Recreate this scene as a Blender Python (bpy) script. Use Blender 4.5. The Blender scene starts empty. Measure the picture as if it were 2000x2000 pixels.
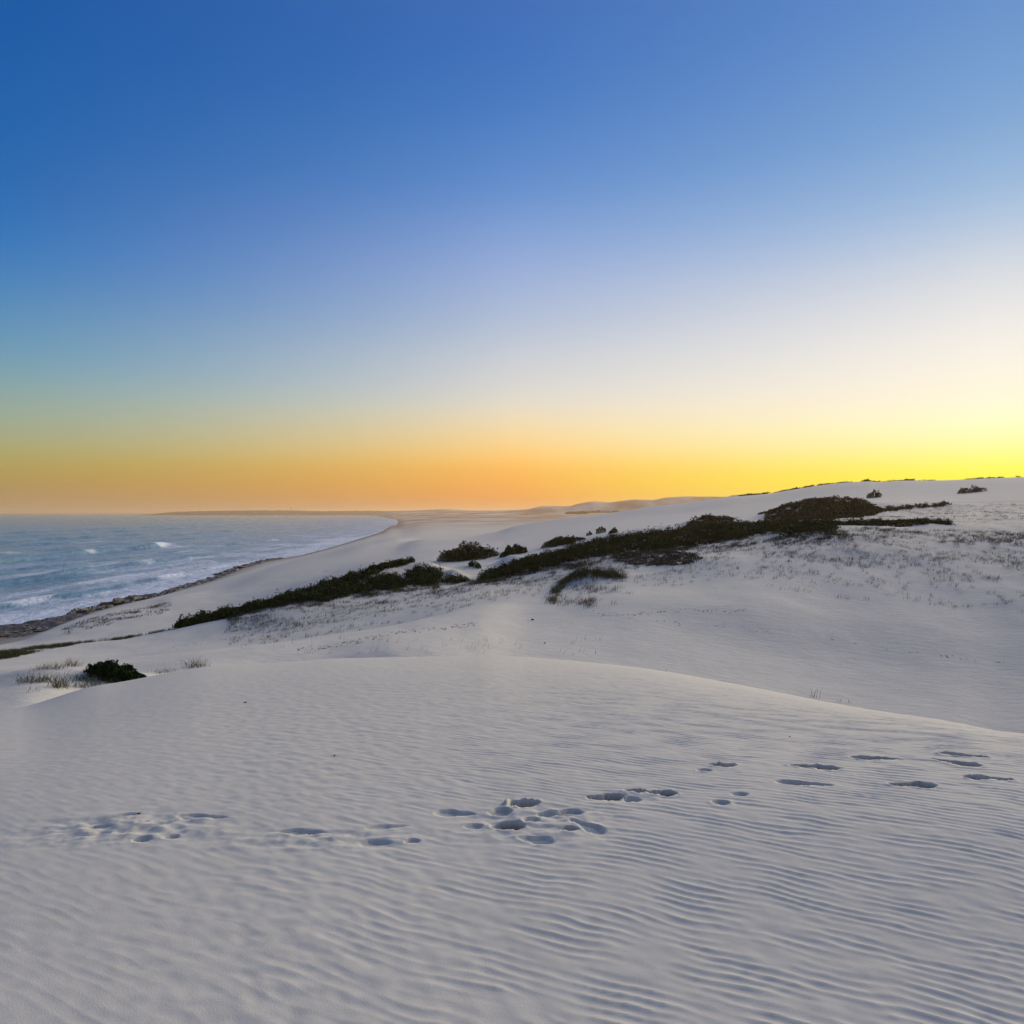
import bpy, bmesh, math, random
import numpy as np
from mathutils import Vector

random.seed(7); RNG = np.random.default_rng(11)
sc = bpy.context.scene
COL = sc.collection

# ------------------------------------------------------------------ camera, sky, sun, exposure
EYE = 24.0                      # metres above the sea
F, CX, L = 1447.0, 966.0, 966.0 # focal length, centre column and level line, in 1/1932 of the picture width
cam = bpy.data.cameras.new('camera'); cam_o = bpy.data.objects.new('camera', cam); COL.objects.link(cam_o)
cam_o.location = (0, 0, EYE); cam_o.rotation_euler = (math.pi / 2, 0, 0)
cam.sensor_width = 36.0; cam.lens = 36.0 * F / 1932.0
cam.clip_start = 0.1; cam.clip_end = 80000.0
sc.camera = cam_o

SUN_AZ = 44.0                   # degrees to the right of the view
SUN_EL = 2.0
world = bpy.data.worlds.new('World'); sc.world = world; world.use_nodes = True


def srgb(r, g, b, k=1.0):
    out = []
    for c in (r, g, b):
        c /= 255.0
        out.append(k * (c / 12.92 if c <= 0.04045 else ((c + 0.055) / 1.055) ** 2.4))
    return tuple(out) + (1.0,)


def build_world():
    nt = world.node_tree; N = nt.nodes; K = nt.links
    bg = N['Background']
    tc = N.new('ShaderNodeTexCoord')
    sep = N.new('ShaderNodeSeparateXYZ'); K.new(tc.outputs['Generated'], sep.inputs[0])

    def m(op, a, b=None, clamp=False):
        n = N.new('ShaderNodeMath'); n.operation = op; n.use_clamp = clamp
        for i, v in enumerate((a, b)):
            if v is None: continue
            if isinstance(v, (int, float)): n.inputs[i].default_value = v
            else: K.new(v, n.inputs[i])
        return n.outputs[0]
    el = m('ARCSINE', sep.outputs['Z'])
    t = m('POWER', m('MAXIMUM', m('DIVIDE', el, math.pi / 2), 0.0), 0.5)      # 0 at the horizon, 1 overhead
    az = m('ARCTAN2', sep.outputs['X'], sep.outputs['Y'])
    d = m('ABSOLUTE', m('SUBTRACT', az, math.radians(SUN_AZ)))
    d = m('DIVIDE', m('MINIMUM', d, m('SUBTRACT', 2 * math.pi, d)), math.radians(1.0))   # degrees of azimuth from the sun

    def ramp(stops):
        n = N.new('ShaderNodeValToRGB'); cr = n.color_ramp; cr.interpolation = 'B_SPLINE'
        while len(cr.elements) < len(stops): cr.elements.new(0.5)
        for e, (deg, col) in zip(cr.elements, stops):
            e.position = math.sqrt(deg / 90.0); e.color = col
        K.new(t, n.inputs[0]); return n.outputs[0]
    zen = srgb(126, 136, 158)
    sun_side = ramp([(0, srgb(255, 200, 40, 1.25)), (1.2, srgb(255, 226, 44, 1.35)), (2.2, srgb(255, 240, 26, 1.4)), (3.2, srgb(255, 246, 100, 1.3)), (4.4, srgb(255, 248, 160, 1.15)),
                     (6.2, srgb(255, 248, 212, 1.04)), (8.5, srgb(253, 244, 226)), (10.8, srgb(241, 238, 231)), (13, srgb(228, 228, 229)),
                     (15.3, srgb(208, 215, 224)), (17.5, srgb(180, 199, 223)), (20, srgb(150, 183, 218)), (24, srgb(120, 162, 210)), (30, srgb(96, 143, 202)), (38, srgb(76, 122, 188)), (90, zen)])
    middle = ramp([(0, srgb(226, 142, 64)), (1.05, srgb(240, 157, 62)), (3.1, srgb(255, 186, 82)), (4.5, srgb(255, 207, 120)), (6.6, srgb(242, 221, 178)),
                   (8.6, srgb(220, 217, 210)), (11.3, srgb(200, 205, 213)), (13.9, srgb(175, 190, 213)), (17.2, srgb(152, 174, 216)),
                   (20.2, srgb(124, 157, 210)), (23.1, srgb(94, 141, 203)), (28, srgb(66, 120, 192)), (36, srgb(44, 98, 178)), (90, zen)])
    far_side = ramp([(0, srgb(158, 138, 116)), (1.7, srgb(170, 140, 76)), (3.2, srgb(165, 158, 86)), (5, srgb(152, 166, 136)), (7.4, srgb(126, 161, 162)),
                     (9.7, srgb(92, 150, 178)), (13.1, srgb(62, 129, 182)), (16.4, srgb(0, 110, 182)), (20, srgb(0, 97, 171)), (27, srgb(0, 87, 163)), (38, srgb(6, 78, 152)), (90, zen)])
    behind = ramp([(0, srgb(110, 112, 124)), (4, srgb(136, 128, 132)), (9, srgb(136, 134, 144)), (18, srgb(116, 128, 150)), (33, srgb(104, 124, 156)), (90, zen)])

    def mix(f, a, b):
        n = N.new('ShaderNodeMix'); n.data_type = 'RGBA'
        K.new(f, n.inputs[0]); K.new(a, n.inputs[6]); K.new(b, n.inputs[7]); return n.outputs[2]

    def span(lo, hi):
        n = N.new('ShaderNodeMapRange'); n.interpolation_type = 'LINEAR'; n.clamp = True
        K.new(d, n.inputs[0]); n.inputs[1].default_value = lo; n.inputs[2].default_value = hi; return n.outputs[0]
    c = mix(span(12, 44), sun_side, middle)
    c = mix(m('SUBTRACT', 1.0, m('POWER', m('SUBTRACT', 1.0, span(44, 86)), 1.6)), c, far_side)
    c = mix(m('POWER', span(84, 175), 1.5), c, behind)
    sky = N.new('ShaderNodeTexSky'); sky.sky_type = 'NISHITA'; sky.sun_disc = False
    sky.sun_elevation = math.radians(0.0); sky.sun_rotation = math.radians(SUN_AZ)
    sky.dust_density = 3.0; sky.ozone_density = 3.0
    v = N.new('ShaderNodeVectorMath'); v.operation = 'SCALE'; K.new(sky.outputs[0], v.inputs[0]); v.inputs[3].default_value = 0.005
    a = N.new('ShaderNodeVectorMath'); a.operation = 'ADD'; K.new(c, a.inputs[0]); K.new(v.outputs[0], a.inputs[1])
    K.new(a.outputs[0], bg.inputs[0]); bg.inputs[1].default_value = 0.83


build_world()
sun = bpy.data.lights.new('sun', 'SUN'); sun.energy = 4.7; sun.angle = math.radians(55); sun.color = (1.0, 0.83, 0.57)
sun_o = bpy.data.objects.new('sun', sun); COL.objects.link(sun_o)
_sd = Vector((math.sin(math.radians(SUN_AZ)) * math.cos(math.radians(SUN_EL + 8)), math.cos(math.radians(SUN_AZ)) * math.cos(math.radians(SUN_EL + 8)), math.sin(math.radians(SUN_EL + 8))))
sun_o.rotation_euler = _sd.to_track_quat('Z', 'Y').to_euler()
vs = sc.view_settings; vs.view_transform = 'Standard'; vs.look = 'None'; vs.exposure = 0.3; vs.gamma = 1.0; vs.use_curve_mapping = False
sc.cycles.use_denoising = True
sc.cycles.max_bounces = 6; sc.cycles.diffuse_bounces = 3; sc.cycles.volume_bounces = 1


# ------------------------------------------------------------------ helpers
def tag(o, label=None, cat=None, group=None, kind=None):
    if label: o['label'] = label
    if cat: o['category'] = cat
    if group: o['group'] = group
    if kind: o['kind'] = kind
    return o


def link(name, me, mat=None, parent=None):
    o = bpy.data.objects.new(name, me); COL.objects.link(o)
    if me is not None and mat is not None and not me.materials: me.materials.append(mat)
    if parent is not None: o.parent = parent
    return o


def empty(name, loc):
    o = bpy.data.objects.new(name, None); COL.objects.link(o); o.location = loc; o.empty_display_size = 0.2
    return o


def np_mesh(name, V, faces, k, smooth=False):
    """V (n,3), faces (m,k)"""
    V = np.asarray(V, np.float32); faces = np.asarray(faces, np.int32)
    me = bpy.data.meshes.new(name)
    me.vertices.add(len(V)); me.vertices.foreach_set('co', V.ravel())
    me.loops.add(faces.size); me.loops.foreach_set('vertex_index', faces.ravel())
    me.polygons.add(len(faces)); me.polygons.foreach_set('loop_start', np.arange(0, faces.size, k, dtype=np.int32))
    me.update(calc_edges=True)
    if smooth: me.polygons.foreach_set('use_smooth', np.ones(len(faces), bool))
    return me


def perlin(x, y, seed=0):
    x = np.asarray(x, float); y = np.asarray(y, float)
    xi = np.floor(x).astype(np.int64); yi = np.floor(y).astype(np.int64); xf = x - xi; yf = y - yi

    def g(ix, iy, dx, dy):
        h = (ix * 374761393 + iy * 668265263 + seed * 974634 + 1013) & 0x7fffffff
        h = ((h ^ (h >> 13)) * 1274126177) & 0x7fffffff
        a = ((h ^ (h >> 16)) & 0xffff) * (2 * math.pi / 65536.0)
        return np.cos(a) * dx + np.sin(a) * dy
    u = xf * xf * xf * (xf * (xf * 6 - 15) + 10); v = yf * yf * yf * (yf * (yf * 6 - 15) + 10)
    a = g(xi, yi, xf, yf); b = g(xi + 1, yi, xf - 1, yf); c = g(xi, yi + 1, xf, yf - 1); d = g(xi + 1, yi + 1, xf - 1, yf - 1)
    return 1.5 * ((a * (1 - u) + b * u) * (1 - v) + (c * (1 - u) + d * u) * v)


def sstep(a, b, x):
    t = np.clip((x - a) / (b - a), 0, 1); return t * t * (3 - 2 * t)


def pchip_slopes(X, Y):
    h = np.diff(X); s = np.diff(Y) / h; m = np.zeros_like(Y)
    for i in range(1, len(X) - 1):
        if s[i - 1] * s[i] > 0:
            w1 = 2 * h[i] + h[i - 1]; w2 = h[i] + 2 * h[i - 1]
            m[i] = (w1 + w2) / (w1 / s[i - 1] + w2 / s[i])
    m[0] = s[0]; m[-1] = s[-1]
    return m


def pchip(X, Y, q):
    X = np.asarray(X, float); Y = np.asarray(Y, float); m = pchip_slopes(X, Y); q = np.clip(q, X[0], X[-1])
    i = np.clip(np.searchsorted(X, q) - 1, 0, len(X) - 2); h = X[i + 1] - X[i]; t = (q - X[i]) / h
    return ((2 * t**3 - 3 * t**2 + 1) * Y[i] + (t**3 - 2 * t**2 + t) * h * m[i] + (-2 * t**3 + 3 * t**2) * Y[i + 1] + (t**3 - t**2) * h * m[i + 1])


# ------------------------------------------------------------------ the lie of the land
# ridges, hollows and shores as lines across the bearing (column) with their distance (metres ahead) and how far below eye level they lie
COLS = [36, 200, 400, 600, 700, 745, 800, 900, 1000, 1200, 1400, 1600, 1800, 1896]
ROW_D = [  # distances
    [2.2] * 14,
    [4.0] * 14,
    [7, 7.5, 8, 8, 8, 8, 8, 8, 7.5, 7, 6.5, 6, 5.3, 5],
    [12, 13.5, 14, 14, 13.5, 13.5, 13, 13, 12.5, 11.5, 10, 8.5, 7.5, 7],
    [16.5, 19, 20, 20, 20, 20, 19.5, 19, 18, 16.5, 15, 13, 11.5, 11],
    [22, 26, 30, 32, 32, 32, 32, 32, 33, 34, 34, 34, 33, 33],
    [33, 34, 36, 38, 38, 38, 39, 42, 45, 46, 46, 45, 43, 43],
    [44, 45, 45, 46, 47, 48, 49, 53, 58, 58, 56, 55, 54, 53],
    [54, 55, 55, 57, 58, 59, 61, 65, 69, 70, 65, 62, 61, 60],
    [60, 64, 68, 70, 72, 73, 75, 78, 79, 80, 75, 71, 70, 69],
    [65, 70, 75, 80, 84, 86, 88, 88, 88, 95, 92, 86, 85, 84],
    [68, 73, 78, 88, 96, 100, 104, 100, 98, 112, 112, 100, 100, 100],
    [85, 90, 98, 108, 115, 118, 120, 118, 116, 132, 135, 125, 125, 125],
    [100, 110, 122, 135, 140, 145, 150, 150, 150, 170, 175, 150, 150, 150],
    [110, 130, 155, 180, 190, 200, 220, 230, 240, 260, 240, 210, 190, 180],
    [118, 150, 190, 230, 260, 290, 340, 350, 360, 350, 340, 330, 300, 280],
    [132, 168, 215, 300, 330, 370, 430, 450, 470, 480, 480, 480, 450, 420],
    [145, 180, 240, 380, 520, 640, 700, 760, 800, 800, 800, 800, 800, 800],
    None,
    [200, 250, 350, 600, 1150, 1800, 1800, 1900, 2000, 2000, 2000, 2000, 2000, 2000],
    [13000, 13000, 12500, 12000, 4200, 2300, 2300, 2300, 2300, 2250, 2250, 2250, 2250, 2250],
    [14500, 14500, 13500, 13000, 5600, 2900, 2900, 2850, 2850, 2850, 2850, 2850, 2850, 2850],
    [15500, 15500, 15000, 14500, 7500, 5200, 4600, 4000, 3400, 3100, 3100, 3100, 3100, 3100],
    [19000] * 14,
]
ROW_Y = [
    None, None, None,
    [1336, 1292, 1258, 1245, 1241, 1240, 1239, 1237, 1240, 1259, 1293, 1332, 1363, 1381],
    [1400, 1375, 1340, 1330, 1325, 1325, 1325, 1325, 1330, 1352, 1385, 1425, 1455, 1475],
    [1314, 1296, 1290, 1298, 1300, 1302, 1304, 1308, 1312, 1325, 1355, 1395, 1430, 1450],
    [1280, 1274, 1248, 1234, 1226, 1222, 1216, 1207, 1206, 1208, 1232, 1265, 1300, 1312],
    [1262, 1247, 1225, 1201, 1189, 1182, 1172, 1153, 1146, 1130, 1135, 1160, 1180, 1195],
    [1256, 1252, 1232, 1206, 1190, 1178, 1161, 1136, 1120, 1095, 1095, 1110, 1125, 1130],
    [1243, 1228, 1200, 1165, 1148, 1142, 1130, 1112, 1105, 1072, 1055, 1060, 1070, 1075],
    [1230, 1212, 1178, 1132, 1118, 1112, 1107, 1098, 1085, 1040, 1024, 1005, 1010, 1015],
    [1225, 1207, 1170, 1112, 1080, 1067, 1066, 1084, 1060, 1014, 994, 987, 984, 985],
    [1240, 1222, 1190, 1135, 1092, 1076, 1070, 1068, 1054, 1008, 992, 974, 968, 966],
    [1224, 1197, 1165, 1098, 1068, 1058, 1050, 1042, 1030, 996, 978, 958, 950, 948],
    [1216, 1168, 1130, 1084, 1060, 1050, 1036, 1025, 1010, 979, 957, 942, 934, 930],
    None,
    [1215, 1156, 1108, 1052, 1030, 1022, 1019, 1014, 1006, 978, 958, 937, 936, 936],
    [1202, 1150, 1101, 1046, 1022, 1012, 1005, 1002, 998, 985, 975, 965, 960, 960],
    None, None, None, None, None, None]
DROP_FIX = {
    0: [1.62] * 14,
    1: [1.66, 1.64, 1.63, 1.62, 1.62, 1.62, 1.62, 1.62, 1.61, 1.60, 1.58, 1.56, 1.54, 1.53],
    2: [2.02, 1.98, 1.92, 1.85, 1.82, 1.81, 1.80, 1.79, 1.77, 1.74, 1.72, 1.68, 1.60, 1.57],
    19: [27, 27, 27, 27, 26.5, 24.4, 20, 18, 16, 12, 10, 8, 6, 6],
    20: [28, 28, 28, 28, 27, 24.4, 18, 15, 12, 5, 2, 0, 0, 0],
    21: [28, 28, 28, 28, 23, 22, 16, 13, 8, -4, -10, -10, -10, -10],
    23: [40] * 14,
}
CREST16 = [(36, 1211), (92, 1189), (149, 1167), (209, 1151), (279, 1138), (324, 1126), (400, 1116), (512, 1084), (600, 1064), (700, 1044), (745, 1034), (800, 1017), (870, 1014), (935, 1004),
           (973, 993), (1072, 977), (1159, 967), (1219, 957), (1299, 948.5), (1379, 938), (1449, 932), (1499, 924), (1546, 917), (1600, 911.5), (1640, 909.5), (1657, 911), (1700, 908.5), (1768, 908.5), (1850, 905.5), (1896, 903.5)]
SHORE = [(36, 1187), (100, 1171), (150, 1157), (200, 1147), (240, 1136), (290, 1128), (340, 1111), (400, 1093), (440, 1077), (500, 1058), (560, 1049), (620, 1034), (680, 1016), (720, 1003), (745, 991)]
SKYLINE = [(36, 980), (200, 980), (500, 975), (620, 970), (700, 965), (780, 963.6), (836, 961.6), (880, 963.2), (935, 963.6),
           (993, 961.5), (1023, 955), (1072, 955), (1092, 950), (1122, 945.5), (1148, 948), (1198, 943.5), (1230, 944), (1256, 938.6), (1294, 936.4), (1333, 937), (1370, 938), (1386, 934), (1500, 932), (1896, 930)]
UG = np.arange(-900, 2832, 2.0)


def extend(vals, lf, rf):
    return [vals[0] * lf] + list(vals) + [vals[-1] * rf]


LEFT_P = {1: 1.95, 2: 3.0, 3: 5.0, 4: 7.5, 5: 8.6, 6: 9.6, 7: 10.3, 8: 11.0}
RIGHT_P = {2: 1.9, 3: 3.0, 4: 5.0}
XS = [-900] + COLS + [2830]
KD, KP = [np.zeros_like(UG)], [np.full_like(UG, 1.62)]
for k in range(24):
    lf, rf = (1.0, 1.0) if k < 3 else ((0.8, 0.9) if k < 5 else ((0.55, 0.7) if k < 19 else (1.0, 1.0)))
    if k == 18:
        sx = [p[0] for p in SHORE]; sd = [EYE * F / (p[1] - L) for p in SHORE]
        sx += [800, 900, 1000, 1200, 1400, 1600, 1800, 1896]; sd += [1300, 1350, 1400, 1400, 1400, 1400, 1400, 1400]
        sp = [EYE] * len(SHORE) + [19.5, 18, 16, 12, 10, 8, 6, 6]
        D = pchip([-900] + sx + [2830], extend(sd, lf, rf), UG); P = pchip([-900] + sx + [2830], extend(sp, 1, 1), UG)
    else:
        D = pchip(XS, extend(ROW_D[k], lf, rf), UG)
        if k in DROP_FIX: P = pchip(XS, [LEFT_P.get(k, DROP_FIX[k][0])] + DROP_FIX[k] + [RIGHT_P.get(k, DROP_FIX[k][-1])], UG)
        else:
            pts = CREST16 if k == 15 else SKYLINE if k == 22 else list(zip(COLS, ROW_Y[k]))
            dd = pchip(XS, extend(ROW_D[k], lf, rf), np.array([p[0] for p in pts], float))
            dr = [(p[1] - L) / F * q for p, q in zip(pts, dd)]
            P = pchip([-900] + [p[0] for p in pts] + [2830], [LEFT_P.get(k, dr[0])] + dr + [RIGHT_P.get(k, dr[-1])], UG)
    KD.append(D); KP.append(P)
KD = np.array(KD); KP = np.array(KP)
for k in range(1, len(KD)): KD[k] = np.maximum(KD[k], KD[k - 1] * 1.03 + 0.05)
_h = np.diff(KD, axis=0); _s = np.diff(KP, axis=0) / _h; KM = np.zeros_like(KP)
_w1 = 2 * _h[1:] + _h[:-1]; _w2 = _h[1:] + 2 * _h[:-1]
with np.errstate(divide='ignore', invalid='ignore'):
    KM[1:-1] = np.where(_s[:-1] * _s[1:] > 0, (_w1 + _w2) / (_w1 / _s[:-1] + _w2 / _s[1:]), 0)
KM[-1] = _s[-1]


def col_lookup(A, u):
    f = np.clip((u - UG[0]) / 2.0, 0, len(UG) - 1.001); i = f.astype(int); t = f - i
    return A[:, i] * (1 - t) + A[:, i + 1] * t


def base_drop(u, Y):
    D, P, M = col_lookup(KD, u), col_lookup(KP, u), col_lookup(KM, u)
    n = len(D); k = np.clip((D <= Y).sum(0) - 1, 0, n - 2); j = np.arange(len(u))
    h = D[k + 1, j] - D[k, j]; t = np.clip((Y - D[k, j]) / h, 0, 1)
    return ((2 * t**3 - 3 * t**2 + 1) * P[k, j] + (t**3 - 2 * t**2 + t) * h * M[k, j] + (-2 * t**3 + 3 * t**2) * P[k + 1, j] + (t**3 - t**2) * h * M[k + 1, j])


MOUNDS = []   # (x, y, rx, ry, height) hummocks


def height(X, Y):
    X = np.asarray(X, float).ravel(); Y = np.asarray(Y, float).ravel()
    out = np.empty(len(X))
    for a in range(0, len(X), 120000):
        x = X[a:a + 120000]; y = Y[a:a + 120000]
        r = np.hypot(x, y); az = np.arctan2(x, y); lim = math.atan(1864 / F)
        azc = np.clip(az, -lim, lim); u = CX + F * np.tan(azc); ye = r * np.cos(azc)
        p = base_drop(u, ye)
        out_of = np.abs(az) > lim
        if out_of.any():
            pl = base_drop(np.full(out_of.sum(), CX - F * math.tan(lim)), ye[out_of]); pr = base_drop(np.full(out_of.sum(), CX + F * math.tan(lim)), ye[out_of])
            t = (np.mod(az[out_of], 2 * math.pi) - lim) / (2 * math.pi - 2 * lim); t = t * t * (3 - 2 * t)
            p[out_of] = pr * (1 - t) + pl * t
        z = EYE - p
        far = sstep(17, 40, r)
        land = sstep(-0.5, 2.5, z)
        z = z + far * land * (0.13 * perlin(x / 9, y / 9, 1) * np.clip(r / 60, 0.5, 1.3) * (1 - 0.7 * sstep(130, 220, r)) + (0.03 + 0.06 * sstep(60, 95, r)) * perlin(x / 3.1, y / 3.1, 2) * (r < 200) + (0.008 + 0.02 * sstep(60, 95, r)) * perlin(x / 1.1, y / 1.1, 3) * (r < 120))
        z = z + land * sstep(150, 400, r) * (0.5 * perlin(x / 60, y / 60, 4) + 0.12 * perlin(x / 22, y / 22, 5)) * (1 - 0.6 * sstep(250, 320, r) * (1 - sstep(420, 900, r)))
        z = z + sstep(1200, 3500, r) * np.clip(z / 20, 0, 1) * 4 * perlin(x / 230, y / 290, 6)
        for mx, my, rx, ry, mh in MOUNDS:
            q = ((x - mx) / rx) ** 2 + ((y - my) / ry) ** 2
            z = z + mh * np.exp(-q * 1.6)
        out[a:a + 120000] = z
    return out


def ray(px, py, ymin=2.5, ymax=17000):
    """where the line through a bearing and a dip first meets the land"""
    Y = np.geomspace(ymin, min(ymax, ymin * 14), 1500); X = (px - CX) / F * Y; Z = EYE - (py - L) / F * Y
    H = height(X, Y); hit = np.argmax(H >= Z)
    return float(X[hit]), float(Y[hit]), float(H[hit])


def row_point(px, k):
    u = np.array([px], float); D = col_lookup(KD, u)[:, 0]
    i = int(math.floor(k)); f = k - i
    y = D[i] * (1 - f) + D[min(i + 1, len(D) - 1)] * f
    return (px - CX) / F * y, y


def add_mound(px, Y, rx, ry, h): MOUNDS.append(((px - CX) / F * Y, Y, rx, ry, h))


# hummocks between the shrubs, under the tussock, and along the far dune
add_mound(1098, 73, 2.8, 2.4, 1.05); add_mound(1135, 74, 3.0, 1.8, 0.7)
add_mound(858, 97, 1.6, 2.2, 0.8); add_mound(800, 100, 3.0, 4.0, 0.8); add_mound(885, 109, 3.0, 3.0, 0.9); add_mound(965, 114, 3.0, 3.0, 1.2)
add_mound(1210, 135, 4, 4, 0.9); add_mound(1260, 138, 4, 4, 0.9); add_mound(1145, 140, 6, 5, 0.6)
add_mound(1330, 150, 9, 8, 1.5); add_mound(1530, 158, 15, 11, 1.9); add_mound(1470, 150, 8, 8, 0.8)
add_mound(190, 29, 5, 3, 0.25); add_mound(70, 28, 5, 2, 0.3); add_mound(60, 38, 6, 3, 0.3)

# ------------------------------------------------------------------ footprints and wind ripples on the near dune
PRINTS = []   # x, y, angle, half length, half width, depth, shoe(1)/round hole(0)


def flat_hit(px, py):
    return ray(px, py, 2.0, 60)


def add_print(px, py, length_px, tilt_px=0.0, width=0.05, depth=0.045, shoe=1):
    x, y, z = flat_hit(px, py)
    x2, y2, _ = flat_hit(px + length_px / 2, py + tilt_px / 2); x1, y1, _ = flat_hit(px - length_px / 2, py - tilt_px / 2)
    ang = math.atan2(y2 - y1, x2 - x1); hl = 0.5 * math.hypot(x2 - x1, y2 - y1)
    PRINTS.append((x, y, ang, max(hl, 0.04) * (1.0 if shoe else 0.86), width * (0.86 if shoe else 0.60) * (0.7 if px < 800 else 1.0), depth * ((1.2 if depth > 0.04 else 0.85) if px > 850 else 0.6), shoe))


_s = 1 / 1.0352
for px, py, ln, ti, w, dp, sh in [
    (1705, 1481, 93, 3, .048, .06, 1), (1592, 1498, 97, 6, .055, .055, 1), (1883, 1475, 99, 10, .045, .06, 1), (1870, 1490, 92, 14, .055, .05, 1), (1930, 1520, 96, 7, .05, .06, 1),
    (1783, 1533, 92, 2, .06, .045, 1), (1571, 1530, 113, 8, .05, .032, 1), (1411, 1495, 54, 0, .06, .075, 0), (1376, 1505, 30, 0, .05, .035, 0), (1408, 1567, 40, 2, .06, .025, 0), (1445, 1552, 36, 0, .05, .02, 0),
    (1182, 1557, 72, -3, .06, .06, 1), (1243, 1546, 48, 2, .055, .065, 0), (1292, 1549, 58, 2, .05, .05, 1), (1235, 1561, 40, 0, .05, .025, 0), (1023, 1569, 66, -2, .085, .1, 0), (978, 1586, 46, -3, .09, .03, 0),
    (1095, 1588, 92, -4, .055, .03, 1), (992, 1614, 70, 0, .085, .045, 0), (1037, 1602, 38, -2, .06, .025, 0), (1113, 1621, 34, 0, .045, .045, 0), (1146, 1614, 66, 24, .05, .022, 1), (889, 1589, 78, 3, .055, .022, 1), (925, 1614, 40, 0, .05, .02, 0),
    (395, 1596, 100, 3, .055, .028, 1), (215, 1599, 108, -22, .05, .024, 1), (190, 1615, 62, -6, .05, .022, 1), (186, 1629, 66, -10, .06, .022, 1), (293, 1615, 98, -24, .05, .024, 1), (334, 1634, 34, -6, .06, .03, 0), (277, 1640, 40, -2, .08, .04, 0), (278, 1606, 30, -7, .05, .02, 0),
    (592, 1626, 96, 2, .05, .028, 1), (610, 1627, 30, 0, .04, .04, 0), (756, 1615, 82, -5, .05, .02, 1), (806, 1643, 28, 0, .05, .035, 0), (735, 1646, 60, 0, .05, .02, 1), (1045, 1640, 70, 8, .05, .02, 1)]:
    add_print(px * _s, py * _s, ln * _s, ti * _s, w, dp, sh)


TRAMPLED = [flat_hit(1060 * _s, 1606 * _s)[:2] + (0.42, 0.26), flat_hit(250 * _s, 1618 * _s)[:2] + (0.55, 0.22), flat_hit(640 * _s, 1640 * _s)[:2] + (0.5, 0.12), flat_hit(1235 * _s, 1556 * _s)[:2] + (0.26, 0.10)]


def print_relief(x, y):
    """depth of the foot holes, and a mask of where sand was disturbed"""
    dz = np.zeros(len(x)); mask = np.zeros(len(x)); flat = np.zeros(len(x))
    for i, (px, py, a, hl, hw, dep, shoe) in enumerate(PRINTS):
        sel = np.nonzero((np.abs(x - px) < hl + 0.35) & (np.abs(y - py) < hl + 0.35))[0]
        if not len(sel): continue
        c, s = math.cos(a), math.sin(a); dx, dy = x[sel] - px, y[sel] - py
        ux = (dx * c + dy * s); uy = (-dx * s + dy * c)
        wob = (0.12 if shoe else 0.32) * perlin(x[sel] * 13 + i, y[sel] * 17, 40 + i) + 0.13 * perlin(x[sel] * 34, y[sel] * 40, 70 + i) + 0.07 * perlin(x[sel] * 70, y[sel] * 70, 90 + i)
        if shoe:
            t = ux / hl * (1 if i % 2 else -1)                    # toe at +1
            w = hw * (0.80 + 0.30 * np.cos((t - 0.45) * 2.2) - 0.26 * np.exp(-((t + 0.15) / 0.28) ** 2))
            q = np.maximum(np.abs(t) ** 3, 0) + (uy / np.maximum(w, 0.01)) ** 2
        else:
            t = ux / hl; q = t ** 2 + (uy / hw) ** 2
        q = q + wob
        body = 1 - sstep(0.74, 1.04, q)
        deep = dep * body * (0.82 + 0.25 * perlin(x[sel] * 14, y[sel] * 14, 9) + (0.18 * np.cos(t * 3.0) if shoe else 0))
        rim = (0.08 if shoe else 0.14) * dep * np.exp(-((q - 1.5) / 0.45) ** 2) * np.clip(0.35 + 1.6 * perlin(x[sel] * 19, y[sel] * 19, 8 + i) + 0.6 * perlin(x[sel] * 50, y[sel] * 50, 18 + i), -0.3, 2)
        dz[sel] = np.minimum(dz[sel], 0) * 0 + np.where(body > 0.02, np.minimum(dz[sel], -deep), dz[sel] + rim)
        clod = np.clip(perlin(x[sel] * 60, y[sel] * 60, 130 + i) - 0.05, 0, 1) * np.exp(-((q - 1.7) / 0.9) ** 2) * (q > 1.05)
        dz[sel] += 0.08 * dep * clod
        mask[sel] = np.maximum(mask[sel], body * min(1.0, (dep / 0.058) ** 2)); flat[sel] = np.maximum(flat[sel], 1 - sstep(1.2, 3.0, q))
    for px, py, rx, ry in TRAMPLED:
        g = np.exp(-(((x - px) / rx) ** 2 + ((y - py) / ry) ** 2) ** 1.5); k = np.nonzero(g > 0.01)[0]
        dz[k] += g[k] * (0.014 * perlin(x[k] * 5, y[k] * 9, 141) + 0.008 * perlin(x[k] * 12, y[k] * 20, 142) + 0.003 * perlin(x[k] * 40, y[k] * 46, 143)); flat[k] = np.maximum(flat[k], g[k])
    return dz, mask, flat


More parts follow.
